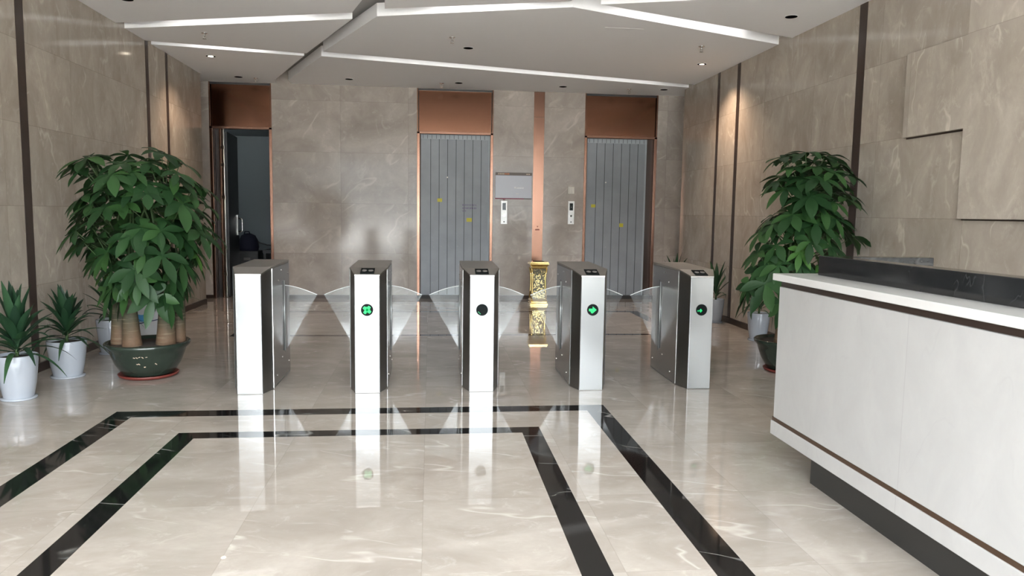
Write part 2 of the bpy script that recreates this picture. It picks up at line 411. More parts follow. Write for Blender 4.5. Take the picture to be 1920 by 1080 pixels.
# ================================================================= THE SETTING
# ---- floor with black inlay borders (one mesh, inlay faces have their own material)
def bands_to_floor():
    fb = [(-2.14, 5.30, 1.27, -3.0, 0.150), (-1.56, 4.765, 0.715, -3.0, 0.125)]      # two nested borders near the entrance
    rects = []
    for x0, yt, x1, yb, w in fb:
        rects += [(x0, x1, yt-w+0.0, yt), (x0, x0+w, yb, yt), (x1-w, x1, yb, yt)]
    x0, x1, ya, yb, w = -2.20, 3.0, 8.43, 10.56, 0.11
    rects += [(x0, x1, ya, ya+w*0.8), (x0, x1, yb-w, yb), (x0, x0+w, ya, yb), (x1-w-0.03, x1, ya, yb)]
    xs = sorted(set([XL-1.5, XR+1.0]+[r[0] for r in rects]+[r[1] for r in rects]))
    ys = sorted(set([-3.0, 15.2]+[r[2] for r in rects]+[r[3] for r in rects]))
    mb = MB()
    for i in range(len(xs)-1):
        for j in range(len(ys)-1):
            cx, cy = (xs[i]+xs[i+1])/2, (ys[j]+ys[j+1])/2
            mi = 1 if any(a < cx < b and c < cy < d for a, b, c, d in rects) else 0
            mb.add([(xs[i], ys[j], 0), (xs[i+1], ys[j], 0), (xs[i+1], ys[j+1], 0), (xs[i], ys[j+1], 0)], [(0, 1, 2, 3)], mi)
    # closed slab underneath
    mb.box(xs[0], xs[-1], ys[0], ys[-1], -0.2, -0.002)
    return mb
struct(bands_to_floor().build('floor', [M['floor'], M['black_marble']]))
struct(MB().box(-40, 40, -60, -3.0, -0.2, -0.02).build('ground', M['paving']))
struct(MB().box(-40, 40, -52, -46, 0, 7.5).build('wall_sky_block', M['sky_block']))  # unseen dark block, added to keep low bright sky out of wall reflections

# ---- side walls
struct(MB().box(XL-0.2, XL, FY, SE, 0, 3.75).build('wall_left', M['wall_yz']))
struct(MB().box(XR, XR+0.2, FY, SE, 0, 3.75).build('wall_right', M['wall_yz']))
struct(MB().box(-3.75, -3.6, SE, BW, 0, 3.75).build('wall_left', M['wall_yz']))
struct(MB().box(4.25, 4.4, SE, BW, 0, 3.75).build('wall_right', M['wall_yz']))
struct(MB().box(-3.75, XL-0.2, SE-0.05, SE, 0, 3.75).build('wall_left', M['wall_xz']))
struct(MB().box(XR+0.2, 4.4, SE-0.05, SE, 0, 3.75).build('wall_right', M['wall_xz']))
# ---- back wall between the openings
wb = MB()
for a, b in ((-3.75, -3.375), (-2.442, -0.213), (0.997, 1.647), (1.82, 2.479), (3.687, 4.4)):
    wb.box(a, b, BW, BW+0.35, 0, 3.75)
wb.box(-3.375, -2.442, BW+0.12, BW+0.35, 2.66, 3.75); wb.box(-0.213, 0.997, BW+0.12, BW+0.35, 2.66, 3.75)
wb.box(2.479, 3.687, BW+0.12, BW+0.35, 2.66, 3.75); wb.box(1.647, 1.82, BW+0.12, BW+0.35, 0, 3.75)
struct(wb.build('wall_back', M['wall_xz']))

# ---- skirting and bronze vertical trims
struct(MB().box(XL, XL+0.015, FY, SE, 0, 0.075).build('baseboard_left', M['brown_trim']))
struct(MB().box(XR-0.015, XR, FY, SE, 0, 0.075).build('baseboard_right', M['brown_trim']))
bb = MB()
for a, b in ((-3.6, -3.375), (-2.442, -0.213), (0.997, 1.647), (1.82, 2.479), (3.687, 4.25)): bb.box(a, b, BW-0.012, BW, 0, 0.055)
struct(bb.build('baseboard_back', M['brown_trim']))
k = 1
for x0, x1 in ((XL, XL+0.004), (XR-0.004, XR)):
    for y0, y1 in ((6.55, 6.67), (9.33, 9.42), (10.00, 10.08)):
        struct(MB().box(x0, x1, y0, y1, 0.075, ZC+0.3).build('trim_%d' % k, M['brown_trim'])); k += 1
# stepped raised marble panel on the right wall
struct(MB().prism([(FY+0.6, 1.40), (5.15, 1.40), (5.15, 2.055), (5.86, 2.055), (5.86, 2.725), (5.165, 2.725), (5.165, ZC+0.2), (FY+0.6, ZC+0.2)], XR-0.05, XR-0.001, axis='x').build('trim_%d' % k, M['relief'], bevel=0.003)); k += 1

MB().prism([(FY+0.5, 1.390), (5.160, 1.390), (5.160, 2.045), (5.872, 2.045), (5.872, 2.735), (5.177, 2.735), (5.177, ZC+0.1), (FY+0.5, ZC+0.1)], XR-0.004, XR, axis='x').build('painted_edge_shadow', M['brown_trim'], bpy.data.objects['trim_7'])  # dark brown outline painted in for the shadow along the relief's edges
# ---- ceiling: an upper slab and five angular panels with slots between
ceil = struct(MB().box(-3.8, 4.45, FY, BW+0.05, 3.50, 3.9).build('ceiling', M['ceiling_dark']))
def panel(pts, th=0.13):
    return MB().prism(pts, ZC, ZC+th).build('ceiling_panel', M['ceiling'], ceil)
panel([(XL, FY), (0.98, FY), (0.35, 3.2), (-0.62, 7.20), (-0.77, 7.70), (XL, 8.52)])                        # L1
panel([(XL, 8.76), (-0.79, 7.94), (-1.53, 9.74), (XL, 9.35)])                                                # L2
panel([(XL, 9.54), (-1.585, 9.90), (-2.326, 11.80), (-2.36, BW), (-3.6, BW), (-3.6, SE), (XL, SE)])          # L3
panel([(-0.44, 7.50), (-0.42, 7.18), (0.60, 3.2), (1.25, FY), (XR, FY), (XR, 5.95), (1.30, 6.80), (1.27, 6.97)])  # R1
panel([(1.565, 7.03), (XR, 6.24), (XR, 7.98)])                                                               # E
panel([(-0.535, 7.80), (1.325, 7.16), (XR, 8.30), (XR, 11.02), (-1.31, 9.60)])                               # C
panel([(-1.37, 9.88), (XR, 11.27), (XR, SE), (4.25, SE), (4.25, BW), (-2.13, BW), (-2.12, 11.76)])           # D
# a thin pale line on the largest panel
MB().box(1.80, 2.21, 7.86, 7.875, ZC-0.0015, ZC).build('pale_line', M['matt_white'], ceil)

# ---- entrance front behind the viewer (its light and reflections reach the picture)
fr = MB()
fr.box(XL-0.2, XR+0.2, FY-0.25, FY-0.05, 3.15, 3.9)
for x in (-3.3, -1.9, -0.9, 0.3, 1.5, 2.5, 3.85): fr.box(x-0.035, x+0.035, FY-0.2, FY-0.1, 0, 3.15)
fr.box(XL, XR, FY-0.2, FY-0.1, 2.35, 2.43)
struct(fr.build('window_1', M['facade_metal']))

# ---- door openings in the back wall
def opening(n, x0, x1, label_dummy=None):
    d = empty('door_%d' % n, ((x0+x1)/2, BW, 0)); struct(d)
    return d
def P(mb, name, mat, parent, bevel=0.0):
    o = mb.build(name, mat, None, bevel=bevel); o.parent = parent
    o.matrix_parent_inverse = Matrix.Translation(-Vector(parent.location)) if parent.rotation_euler.z == 0 else parent.matrix_world.inverted()
    return o
def header(d, x0, x1):
    P(MB().box(x0+0.03, x1-0.03, BW+0.05, BW+0.12, 2.665, ZC-0.005), 'header_panel', M['copper_dark'], d)
    P(MB().box(x0, x1, BW+0.03, BW+0.115, ZC-0.03, ZC), 'painted_gap_shade', M['black'], d)  # black bar painted in for the shade between header and ceiling
    j = MB(); j.box(x0, x0+0.045, BW-0.004, BW+0.13, 0, 2.66); j.box(x1-0.045, x1, BW-0.004, BW+0.13, 0, 2.66); j.box(x0, x1, BW-0.004, BW+0.13, 2.625, 2.665)
    j.box(x0, x0+0.02, BW+0.004, BW+0.12, 2.665, ZC); j.box(x1-0.02, x1, BW+0.004, BW+0.12, 2.665, ZC)
    P(j, 'door_frame', M['copper'], d, 0.004)
def lift(n, x0, x1, bx0, bx1, seams):
    d = opening(n, x0, x1); header(d, x0, x1)
    P(MB().box(x0+0.03, x1-0.03, BW+0.10, BW+0.14, 0.0, 2.64), 'door_recess', M['brown_trim'], d)
    P(MB().box(bx0, bx1, BW+0.06, BW+0.10, 0.055, 2.62), 'door_leaf', M['grey_board'], d)
    s = MB()
    w = (bx1-bx0-0.03)/seams
    for i in range(1, seams): s.box(bx0+0.02+i*w-0.004, bx0+0.02+i*w+0.004, BW+0.057, BW+0.061, 0.06, 2.585)
    P(s, 'board_seams', M['board_seam'], d)
    e = MB(); e.box(bx0, bx1, BW+0.054, BW+0.062, 2.55, 2.62)
    e.box(bx1-0.03, bx1-0.004, BW+0.05, BW+0.062, 0.055, 2.6)
    P(e, 'film_edge', M['board_edge'], d)
    t = MB()
    for i in range(int((bx1-bx0)/0.07)): t.box(bx0+0.03+i*0.07, bx0+0.036+i*0.07, BW+0.052, BW+0.055, 2.555, 2.615)
    P(t, 'edge_staples', M['board_seam'], d)
    P(MB().box(x0, x1, BW-0.004, BW+0.10, 0, 0.055), 'door_sill', M['rubber'], d)
    return d
d1 = lift(1, -0.213, 0.997, -0.150, 0.955, 8)
d2 = lift(2, 2.479, 3.687, 2.54, 3.535, 7)
# peep hole screw heads
for d, x, z in ((d1, 0.27, 1.95), (d2, 2.86, 1.915)):
    o = P(MB().prism([(x+0.011*math.cos(a*math.pi/6), z+0.011*math.sin(a*math.pi/6)) for a in range(12)], BW+0.05, BW+0.06, axis='y'), 'screw_head', M['white_plate'], d)

# stickers on the lift cladding
def sticker(x, z, w, h, label, mat='yellow', y=BW+0.0545):
    o = MB().box(x-w/2, x+w/2, y-0.002, y+0.002, z-h/2, z+h/2).build('sticker', M[mat]); tag(o, label, 'sticker', 'yellow tape stickers on the lift boards')
sticker(0.150, 1.585, 0.075, 0.055, 'small yellow sticker on the left half of the left lift boards')
sticker(0.625, 1.275, 0.085, 0.06, 'small yellow sticker below the purple writing on the left lift boards')
sticker(2.66, 1.53, 0.07, 0.05, 'upper yellow sticker on the right lift boards')
sticker(3.14, 1.22, 0.065, 0.06, 'lower yellow sticker near the middle of the right lift boards')
# purple hand lettering, too small to read: strokes
w = MB(); rnd = random.Random(4)
for row, (n, z) in enumerate(((11, 1.505), (11, 1.455), (3, 1.41))):
    for i in range(n):
        x = 0.515+i*0.021
        for q in range(2): w.box(x+rnd.uniform(0, .005), x+rnd.uniform(.009, .015), BW+0.0535, BW+0.056, z+q*0.013, z+q*0.013+0.004)
        w.box(x+rnd.uniform(.004, .009), x+rnd.uniform(.010, .012), BW+0.0535, BW+0.056, z-0.004, z+0.02)
P(w, 'purple_lettering', M['purple_ink'], d1)

# copper strip between the lifts
st = empty('trim_%d' % k, (1.733, BW, 0)); struct(st); k += 1
P(MB().box(1.647, 1.82, BW+0.02, BW+0.12, 0, ZC), 'copper_strip', M['copper'], st)
P(MB().box(1.647, 1.82, BW+0.016, BW+0.021, 2.93, 2.934), 'sheet_joint', M['brown_trim'], st)
w = MB(); w.prism([(1.737, 1.165), (1.748, 1.19), (1.726, 1.19)], BW+0.016, BW+0.0205, axis='y')
for i in range(4): w.box(1.700+i*0.018, 1.714+i*0.018, BW+0.016, BW+0.0205, 1.118, 1.142)
P(w, 'red_marking', M['red_ink'], st)

# ---- left doorway to a dim corridor
d3 = opening(3, -3.375, -2.442); header(d3, -3.375, -2.442)
P(MB().box(-3.33, -3.275, BW+0.15, BW+0.2, 0, 2.64), 'side_panel', M['dark_wood'], d3)
j = MB(); j.box(-3.268, -3.238, BW+0.12, BW+0.18, 0, 2.64); P(j, 'inner_post', M['copper'], d3, 0.004)
j = MB(); j.box(-3.225, -3.188, BW+0.10, BW+0.18, 0, 2.64); P(j, 'inner_post', M['chrome'], d3, 0.008)
for z in (0.35, 1.55, 2.05, 2.32): P(MB().box(-3.24, -3.18, BW+0.085, BW+0.11, z, z+0.055), 'hinge', M['chrome'], d3, 0.004)
lf = P(MB().prism([(-3.215, BW+0.2), (-3.17, BW+0.2), (-3.245, 13.25), (-3.29, 13.25)], 0.01, 2.6), 'door_leaf', M['dark_wood'], d3)
h = MB(); h.tube([(-3.225, 13.1, 1.02), (-3.17, 13.1, 1.02), (-3.155, 13.1, 1.04), (-3.155, 13.1, 1.22), (-3.17, 13.1, 1.24), (-3.22, 13.1, 1.24)], 0.012)
h.box(-3.235, -3.215, 13.06, 13.14, 0.96, 1.3)
ho = P(h, 'door_handle', M['chrome'], d3)
# corridor shell
struct(MB().box(-4.6, -2.1, 14.6, 14.75, 0, 3.0).build('wall_corridor', M['grey_paint']))
struct(MB().box(-2.25, -2.1, BW+0.35, 14.6, 0, 3.0).build('wall_corridor', M['grey_paint']))
struct(MB().box(-4.75, -4.6, BW+0.35, 14.75, 0, 3.0).build('wall_corridor', M['grey_paint']))
struct(MB().box(-4.75, -2.1, BW+0.35, 14.75, 2.75, 2.95).build('ceiling', M['grey_paint']))
struct(MB().box(-4.75, -3.75, BW+0.2, BW+0.35, 0, 3.0).build('wall_corridor', M['grey_paint']))

l_ = bpy.data.lights.new('corridor_fill', 'POINT'); l_.energy = 1.6; l_.shadow_soft_size = 0.3  # added fill light without a fixture, lifts the dim corridor
lo_ = bpy.data.objects.new('corridor_fill', l_); C.objects.link(lo_); lo_.location = (-4.1, 13.2, 2.5)
# corridor things: a low cabinet, a navy bag on it, a dark bench beside
cab = empty('low_cabinet', (-3.2, 13.85, 0)); tag(cab, 'low dark grey cabinet inside the dim doorway under the navy bag', 'cabinet')
P(MB().box(-3.40, -3.03, 13.65, 14.1, 0.03, 0.66), 'body', M['cabinet_grey'], cab, 0.006)
P(MB().box(-3.385, -3.045, 13.635, 13.65, 0.34, 0.62), 'drawer', M['cabinet_grey'], cab, 0.004)
P(MB().box(-3.27, -3.16, 13.625, 13.636, 0.50, 0.545), 'drawer_label', M['grey_lens'], cab)
P(MB().box(-3.385, -3.045, 13.635, 13.65, 0.05, 0.32), 'drawer', M['cabinet_grey'], cab, 0.004)
def bag():
    mb = MB(); n = 20
    prof = [(0.165, 0.66), (0.18, 0.72), (0.165, 0.84), (0.12, 0.93), (0.05, 0.965), (0.01, 0.97)]
    mb.lathe(prof, 0, 0, 20, lobes=3, amp=0.05)
    return mb
b = empty('bag', (-3.24, 13.85, 0)); tag(b, 'navy blue cloth bag slumped on the grey cabinet inside the doorway', 'bag')
o = bag().build('bag_body', M['navy'], b)
t = MB(); t.tube([(-0.06, -0.05, 0.94), (-0.04, -0.06, 1.0), (0.03, -0.06, 1.0), (0.05, -0.05, 0.94)], 0.010); t.build('bag_handle', M['navy'], b)
t = MB(); t.tube([(0.12, -0.02, 0.86), (0.20, 0.0, 0.80), (0.33, 0.03, 0.76), (0.48, 0.02, 0.75)], 0.012); t.build('bag_strap', M['black'], b)
bn = empty('bench', (-2.70, 13.9, 0)); tag(bn, 'dark low bench beside the grey cabinet inside the dim doorway', 'bench')
P(MB().box(-2.96, -2.5, 13.7, 14.2, 0.62, 0.68), 'bench_top', M['dark_wood'], bn)
for x in (-2.95, -2.56):
    P(MB().box(x, x+0.04, 13.72, 14.18, 0, 0.62), 'leg', M['dark_wood'], bn)

# ================================================================= CEILING FITTINGS
def fixture_disc(r, z0, z1): return [(r*math.cos(a*math.pi/12), r*math.sin(a*math.pi/12)) for a in range(24)]
def make_downlight(lens):
    t = empty('downlight')
    mb = MB(); mb.lathe([(0.056, 0.001), (0.064, 0.001), (0.065, -0.0015), (0.063, -0.003), (0.057, -0.002)], n=32); mb.build('trim_ring', M['matt_white'], t)
    mb = MB(); mb.lathe([(0.0575, -0.0015), (0.0575, -0.004)], n=24, smooth=False); mb.build('reflector', M['lamp_off'], t)
    mb = MB(); mb.lathe([(0.020 if lens == 'lamp_off' else 0.032, -0.0040), (0.018 if lens == 'lamp_off' else 0.03, -0.0065)], n=20, smooth=False); mb.build('lens', M[lens], t)
    return t
dl_off = make_downlight('lamp_off'); dl_on = make_downlight('lamp_lens'); dl_dim = make_downlight('lamp_lens_faint')
DL = [(-1.198, 11.50, 'off', 'unlit ceiling downlight above the marble wall between doorway and left lift'),
      (0.44, 9.09, 'off', 'unlit ceiling downlight in the middle of the large central ceiling panel'),
      (0.419, 11.52, 'off', 'unlit ceiling downlight in front of the left lift header'),
      (2.012, 11.55, 'off', 'unlit ceiling downlight just right of the copper wall strip'),
      (3.592, 11.52, 'off', 'unlit ceiling downlight by the right end of the right lift header'),
      (-2.808, 11.62, 'off', 'unlit ceiling downlight in front of the left doorway header'),
      (3.474, 7.15, 'off', 'unlit ceiling downlight near the right wall, closest to the raised marble panel'),
      (-2.82, 7.56, 'off', 'unlit ceiling downlight at the very top left edge of the photo'),
      (-2.784, 10.13, 'on', 'lit warm ceiling downlight near the left wall'),
      (3.453, 9.51, 'dim', 'faintly lit ceiling downlight near the right wall')]
used = set()
for x, y, kd, lab in DL:
    src = {'off': dl_off, 'on': dl_on, 'dim': dl_dim}[kd]
    o = src if kd not in used else copy_tree(src)
    used.add(kd); o.location = (x, y, ZC); tag(o, lab, 'ceiling light', 'recessed downlights in the ceiling')
spot(-2.784, 10.13, 24, (1.0, 0.74, 0.54), 2.1)
spot(3.453, 9.51, 42, (1.0, 0.74, 0.54), 2.2)

def make_sprinkler():
    t = empty('sprinkler')
    MB().lathe([(0.035, 0.001), (0.036, -0.004), (0.016, -0.010)], n=20).build('ceiling_rose', M['chrome'], t)
    mb = MB(); mb.lathe([(0.010, -0.008), (0.009, -0.035)], n=12)
    mb.tube([(0.010, 0, -0.03), (0.016, 0, -0.045), (0.004, 0, -0.062)], 0.003, 6); mb.tube([(-0.010, 0, -0.03), (-0.016, 0, -0.045), (-0.004, 0, -0.062)], 0.003, 6)
    mb.build('stem', M['steel_top'], t)
    MB().lathe([(0.022, -0.062), (0.022, -0.065)], n=16, smooth=False).build('deflector', M['steel_top'], t)
    return t
sp0 = make_sprinkler()
for i, (x, y, lab) in enumerate([(-2.49, 8.84, 'ceiling sprinkler in the left ceiling panel nearest the left wall'),
        (0.237, 8.58, 'ceiling sprinkler in front of the central black downlight'),
        (0.164, 11.6, 'ceiling sprinkler in front of the left lift header'),
        (3.09, 8.54, 'ceiling sprinkler near the right wall before the faintly lit downlight'),
        (3.057, 11.57, 'ceiling sprinkler in front of the right lift header'),
        (-2.57, 11.68, 'ceiling sprinkler in front of the left doorway header')]):
    o = sp0 if i == 0 else copy_tree(sp0)
    o.location = (x, y, ZC); tag(o, lab, 'sprinkler', 'ceiling sprinklers')

# ================================================================= WALL THINGS
nb = empty('notice_board', (1.33, BW, 1.62)); tag(nb, 'pale framed notice board with brown header on the wall left of the copper strip', 'notice board')
P(MB().box(1.038, 1.624, BW-0.018, BW, 1.632, 2.043), 'board', M['paper'], nb, 0.003)
P(MB().box(1.038, 1.628, BW-0.022, BW-0.001, 1.995, 2.043), 'header_strip', M['sign_head'], nb)
P(MB().box(1.036, 1.50, BW-0.022, BW-0.001, 1.618, 1.634), 'bottom_edge', M['sign_red'], nb)
P(MB().box(1.50, 1.626, BW-0.022, BW-0.001, 1.618, 1.634), 'bottom_edge', M['sign_head'], nb)
w = MB()
for i in range(7): w.box(1.078+i*0.027, 1.098+i*0.027, BW-0.024, BW-0.021, 2.008, 2.03, 1 if 3 < i < 7 else 0)
P(w, 'header_lettering', [M['sign_text'], M['sign_orange']], nb); w = MB()
for i in range(3): w.box(1.535+i*0.022, 1.55+i*0.022, BW-0.024, BW-0.021, 2.010, 2.026)
P(w, 'header_mark', M['sign_text'], nb)
w = MB()
w.box(1.345, 1.37, BW-0.0195, BW-0.017, 1.79, 1.815)
for i in range(6): w.box(1.38+i*0.02, 1.394+i*0.02, BW-0.0195, BW-0.017, 1.79, 1.804)
P(w, 'sheet_lettering', M['matt_white'], nb); w = MB()
w.box(1.37, 1.41, BW-0.0195, BW-0.017, 1.70, 1.712)
P(w, 'sheet_lettering', M['counter'], nb)
bmx = MB(); bmx.tube([(1.165, BW-0.012, 1.618), (1.172, BW-0.012, 1.606), (1.19, BW-0.012, 1.606), (1.198, BW-0.012, 1.618)], 0.006, 6); P(bmx, 'hanging_tab', M['sign_red'], nb)

def call_panel(x0, x1, z0, z1, label):
    c = empty('lift_call_panel', ((x0+x1)/2, BW, z0)); tag(c, label, 'call panel', 'lift call panels')
    w_ = x1-x0; h = z1-z0; cx = (x0+x1)/2
    P(MB().box(x0, x1, BW-0.014, BW, z0, z1), 'plate', M['cop_steel'], c, 0.004)
    P(MB().box(cx-w_*0.27, cx+w_*0.27, BW-0.0165, BW-0.012, z0+h*0.60, z0+h*0.91), 'display', M['black_gloss'], c)
    circ = lambda r, cz, n=20: [(cx+r*math.cos(2*math.pi*a/n), cz+r*math.sin(2*math.pi*a/n)) for a in range(n)]
    P(MB().prism(circ(0.017, z0+h*0.36), BW-0.020, BW-0.012, axis='y'), 'button', M['chrome'], c)
    P(MB().prism(circ(0.011, z0+h*0.1), BW-0.017, BW-0.012, axis='y'), 'key_switch', M['black'], c)
    dg = MB(); zc = z0+h*0.75; dg.prism([(cx-0.008, zc-0.012), (cx+0.008, zc-0.012), (cx, zc+0.012)], BW-0.0185, BW-0.016, axis='y'); P(dg, 'floor_arrow', M['grey_lens'], c)
call_panel(1.132, 1.236, 1.215, 1.592, 'steel lift call panel just below the pale notice board')
call_panel(2.230, 2.334, 1.225, 1.60, 'steel lift call panel below the small white switch')
sw = empty('wall_switch', (2.278, BW, 1.716)); tag(sw, 'small square white wall switch above the right lift call panel', 'switch')
P(MB().box(2.223, 2.333, BW-0.012, BW, 1.716, 1.834), 'plate', M['white_plate'], sw, 0.006)
P(MB().box(2.243, 2.275, BW-0.016, BW-0.010, 1.735, 1.815), 'rocker', M['white_plate'], sw, 0.003)
P(MB().box(2.281, 2.313, BW-0.016, BW-0.010, 1.735, 1.815), 'rocker', M['white_plate'], sw, 0.003)

# ================================================================= GOLD ASHTRAY BIN
ab = empty('ashtray_bin', (1.665, 11.45, 0)); tag(ab, 'short gold ornate ashtray bin standing before the copper wall strip', 'ashtray bin')
def sq(mb, prof, mi=0):       # square lathe: (half width, z)
    v = []; f = []
    for r, z in prof: v += [(-r, -r, z), (r, -r, z), (r, r, z), (-r, r, z)]
    for q in range(len(prof)-1):
        for i in range(4):
            j = (i+1) % 4; f.append((q*4+i, q*4+j, q*4+4+j, q*4+4+i))
    f.append((3, 2, 1, 0)); m = 4*(len(prof)-1); f.append((m, m+1, m+2, m+3))
    mb.add(v, f, mi); return mb
sq(MB(), [(0.135, 0), (0.135, 0.02), (0.125, 0.025), (0.125, 0.045), (0.133, 0.055), (0.12, 0.075), (0.112, 0.09)]).build('base', M['gold'], ab)
sq(MB(), [(0.110, 0.09), (0.104, 0.2), (0.098, 0.34), (0.10, 0.45), (0.112, 0.55)]).build('body', M['scroll'], ab)
e = MB()
for sx in (-1, 1):
    for sy in (-1, 1):
        e.tube([(sx*0.112, sy*0.112, 0.085), (sx*0.104, sy*0.104, 0.2), (sx*0.098, sy*0.098, 0.34), (sx*0.101, sy*0.101, 0.45), (sx*0.116, sy*0.116, 0.56)], 0.014, 8)
e.build('corner_columns', M['gold'], ab)
sq(MB(), [(0.118, 0.55), (0.125, 0.57), (0.12, 0.585), (0.14, 0.605), (0.148, 0.62), (0.148, 0.632), (0.138, 0.64), (0.138, 0.655), (0.11, 0.657)]).build('top_cap', M['gold'], ab)
MB().lathe([(0.09, 0.650), (0.09, 0.660), (0.08, 0.662)], n=24).build('ash_tray', M['soil'], ab)

# ================================================================= TURNSTILES
TW, TCH, TD = 0.145, 0.095, 0.96          # half width, half width of the front, depth
def zt(p):
    y = p[1]
    pts = [(0, 0.917), (0.15, 0.960), (TD-0.10, 0.972), (TD, 0.940)]
    for (a, za), (b_, zb) in zip(pts, pts[1:]):
        if y <= b_+1e-6: return za+(zb-za)*(max(y, a)-a)/(b_-a)
    return pts[-1][1]
def has_wing(s, lw, rw): return (s < 0 and lw) or (s > 0 and rw)
def gate(left_wing, right_wing, reader, light):
    t = empty('turnstile')
    b0 = 0.004
    # plinth line
    def shell(i):      # plan outline inset by i
        return [(-TCH+i*.4, i), (TCH-i*.4, i), (TW-i, 0.15), (TW-i, TD-0.10), (TCH-i*.4, TD-i), (-TCH+i*.4, TD-i), (-TW+i, TD-0.10), (-TW+i, 0.15)]
    MB().prism(shell(0.003), 0.0, lambda p: zt(p)-0.014).build('cabinet', M['steel_dark'], t)
    # lid: thin folded sheet following the slopes
    o = shell(0.0); lid = MB()
    secs = [(o[0], o[1]), (o[7], o[2]), (o[6], o[3]), (o[5], o[4])]
    v = []; f = []
    for a, b_ in secs: v += [(a[0], a[1], zt(a)), (b_[0], b_[1], zt(b_)), (a[0], a[1], zt(a)-0.013), (b_[0], b_[1], zt(b_)-0.013)]
    for q in range(3):
        a = 4*q; c = a+4
        f += [(a, a+1, c+1, c), (a+2, c+2, c+3, a+3), (a, c, c+2, a+2), (a+1, a+3, c+3, c+1)]
    f += [(0, 2, 3, 1), (12, 13, 15, 14)]
    lid.add(v, f); lid.build('lid', M['steel_top'], t, bevel=0.002)
    fp = MB().box(-TCH+0.002, TCH-0.002, -0.004, 0.004, 0.004, 0.905).build('front_panel', M['steel_face'], t, bevel=0.002)
    for s in (-1, 1):
        p = MB(); p.box(s*(TW-0.004), s*(TW+0.0008), 0.158, TD-0.11, 0.012, 0.945)
        p.build('side_panel', M['steel'], t)
        q = MB(); q.box(s*(TW-0.001), s*(TW+0.0016), 0.152, 0.158, 0.01, 0.945); q.build('panel_edge', M['chrome'] if left_wing != right_wing and has_wing(s, left_wing, right_wing) else M['slot'], t)
        has = (s < 0 and left_wing) or (s > 0 and right_wing)
        if has:
            sl = MB(); sl.box(s*(TW-0.001), s*(TW+0.0022), 0.641, 0.659, 0.20, 0.83); sl.build('wing_slot', M['slot'], t)
            for (yy, zz) in ((0.52, 0.905), (0.40, 0.83), (0.80, 0.86), (0.52, 0.185), (0.30, 0.08), (0.80, 0.10)):
                sc = MB().prism([(yy+0.007*math.cos(a*math.pi/5), zz+0.007*math.sin(a*math.pi/5)) for a in range(10)], s*(TW+0.001), s*(TW+0.004), axis='x'); sc.build('screw', M['chrome'], t)
            rod = MB(); rod.tube([(s*(TW+0.006), 0.60, 0.225), (s*(TW+0.006), 0.60, 0.815)], 0.006, 8); rod.build('sensor_strip', M['steel_face'], t)
            # glass wing
            pts = [(TW-0.03, 0.20), (TW+0.02, 0.245), (TW+0.265, 0.690)]
            for i in range(1, 11):
                u = i/10; pts.append((TW+0.265-(0.295)*u, 0.690+0.080*math.sin(u*math.pi/2)))
            pp = [(s*a, b_) for a, b_ in pts]
            wg = MB().prism(pp, 0.645, 0.655, axis='y').build('wing', M['wing'], t)
            ed = MB(); ed.tube([(a, 0.65, b_) for a, b_ in pp[2:]], 0.0030, 6); ed.build('wing_edge', M['wing_edge'], wg)
    if reader:
        th = math.atan2(0.043, 0.15)
        r = MB(); r.box(-0.052, 0.052, 0, 0.055*2, -0.002, 0.005)
        ro = r.build('card_reader', M['indicator_black'], t); ro.location = (0, 0.018, zt((0, 0.018))); ro.rotation_euler = (th, 0, 0)
        for sx in (-1, 1):
            l = MB().lathe([(0.019, 0.0045), (0.019, 0.0065), (0.014, 0.0075)], sx*0.024, 0.055, 18); lo = l.build('reader_lens', M['grey_lens'], ro)
    if light:
        circ = lambda r, n=28, cx=0, cz=0: [(cx+r*math.cos(2*math.pi*a/n), cz+r*math.sin(2*math.pi*a/n)) for a in range(n)]
        ind = MB().prism(circ(0.046), -0.0075, -0.003, axis='y').build('indicator', M['indicator_black'], t, loc=(0, 0, 0.646))
        g = MB()
        if light == 'cross':
            for a in range(4):
                an = math.pi/4+a*math.pi/2+0.12; c, s_ = math.cos(an), math.sin(an)
                q = [(0.0, -0.008), (0.018, -0.013), (0.034, -0.010), (0.034, 0.010), (0.018, 0.013), (0.0, 0.008)]
                g.prism([(x*c-z*s_, x*s_+z*c) for x, z in q], -0.0095, -0.0070, axis='y')
            for k_ in range(7): g.prism(circ(0.004, 8, 0.022*math.cos(k_*0.9), 0.022*math.sin(k_*0.9)), -0.0095, -0.007, axis='y')
        elif light == 'arrow':
            g.prism([(-0.032, -0.010), (-0.002, -0.010), (-0.002, -0.028), (0.030, 0.0), (-0.002, 0.028), (-0.002, 0.010), (-0.032, 0.010)], -0.0095, -0.007, axis='y')
            g.prism([(-0.012, -0.026), (-0.002, -0.028), (-0.006, -0.006), (-0.022, -0.008)], -0.0095, -0.007, axis='y')
        elif light == 'part':
            g.prism([(-0.008, -0.022), (0.006, -0.006), (-0.008, 0.010), (-0.022, -0.006)], -0.0095, -0.007, axis='y')
            g.prism([(-0.030, -0.016), (-0.022, -0.008), (-0.030, 0.0), (-0.036, -0.008)], -0.0095, -0.007, axis='y')
        else:
            for i in range(3): g.prism([(-0.030+i*0.007, -0.020-i*0.007), (-0.024+i*0.007, -0.016-i*0.007), (-0.027+i*0.007, -0.012-i*0.007), (-0.033+i*0.007, -0.016-i*0.007)], -0.0095, -0.007, axis='y')
        g.build('green_light', M['dim_green'] if light == 'faint' else M['green_led'], ind)
    return t
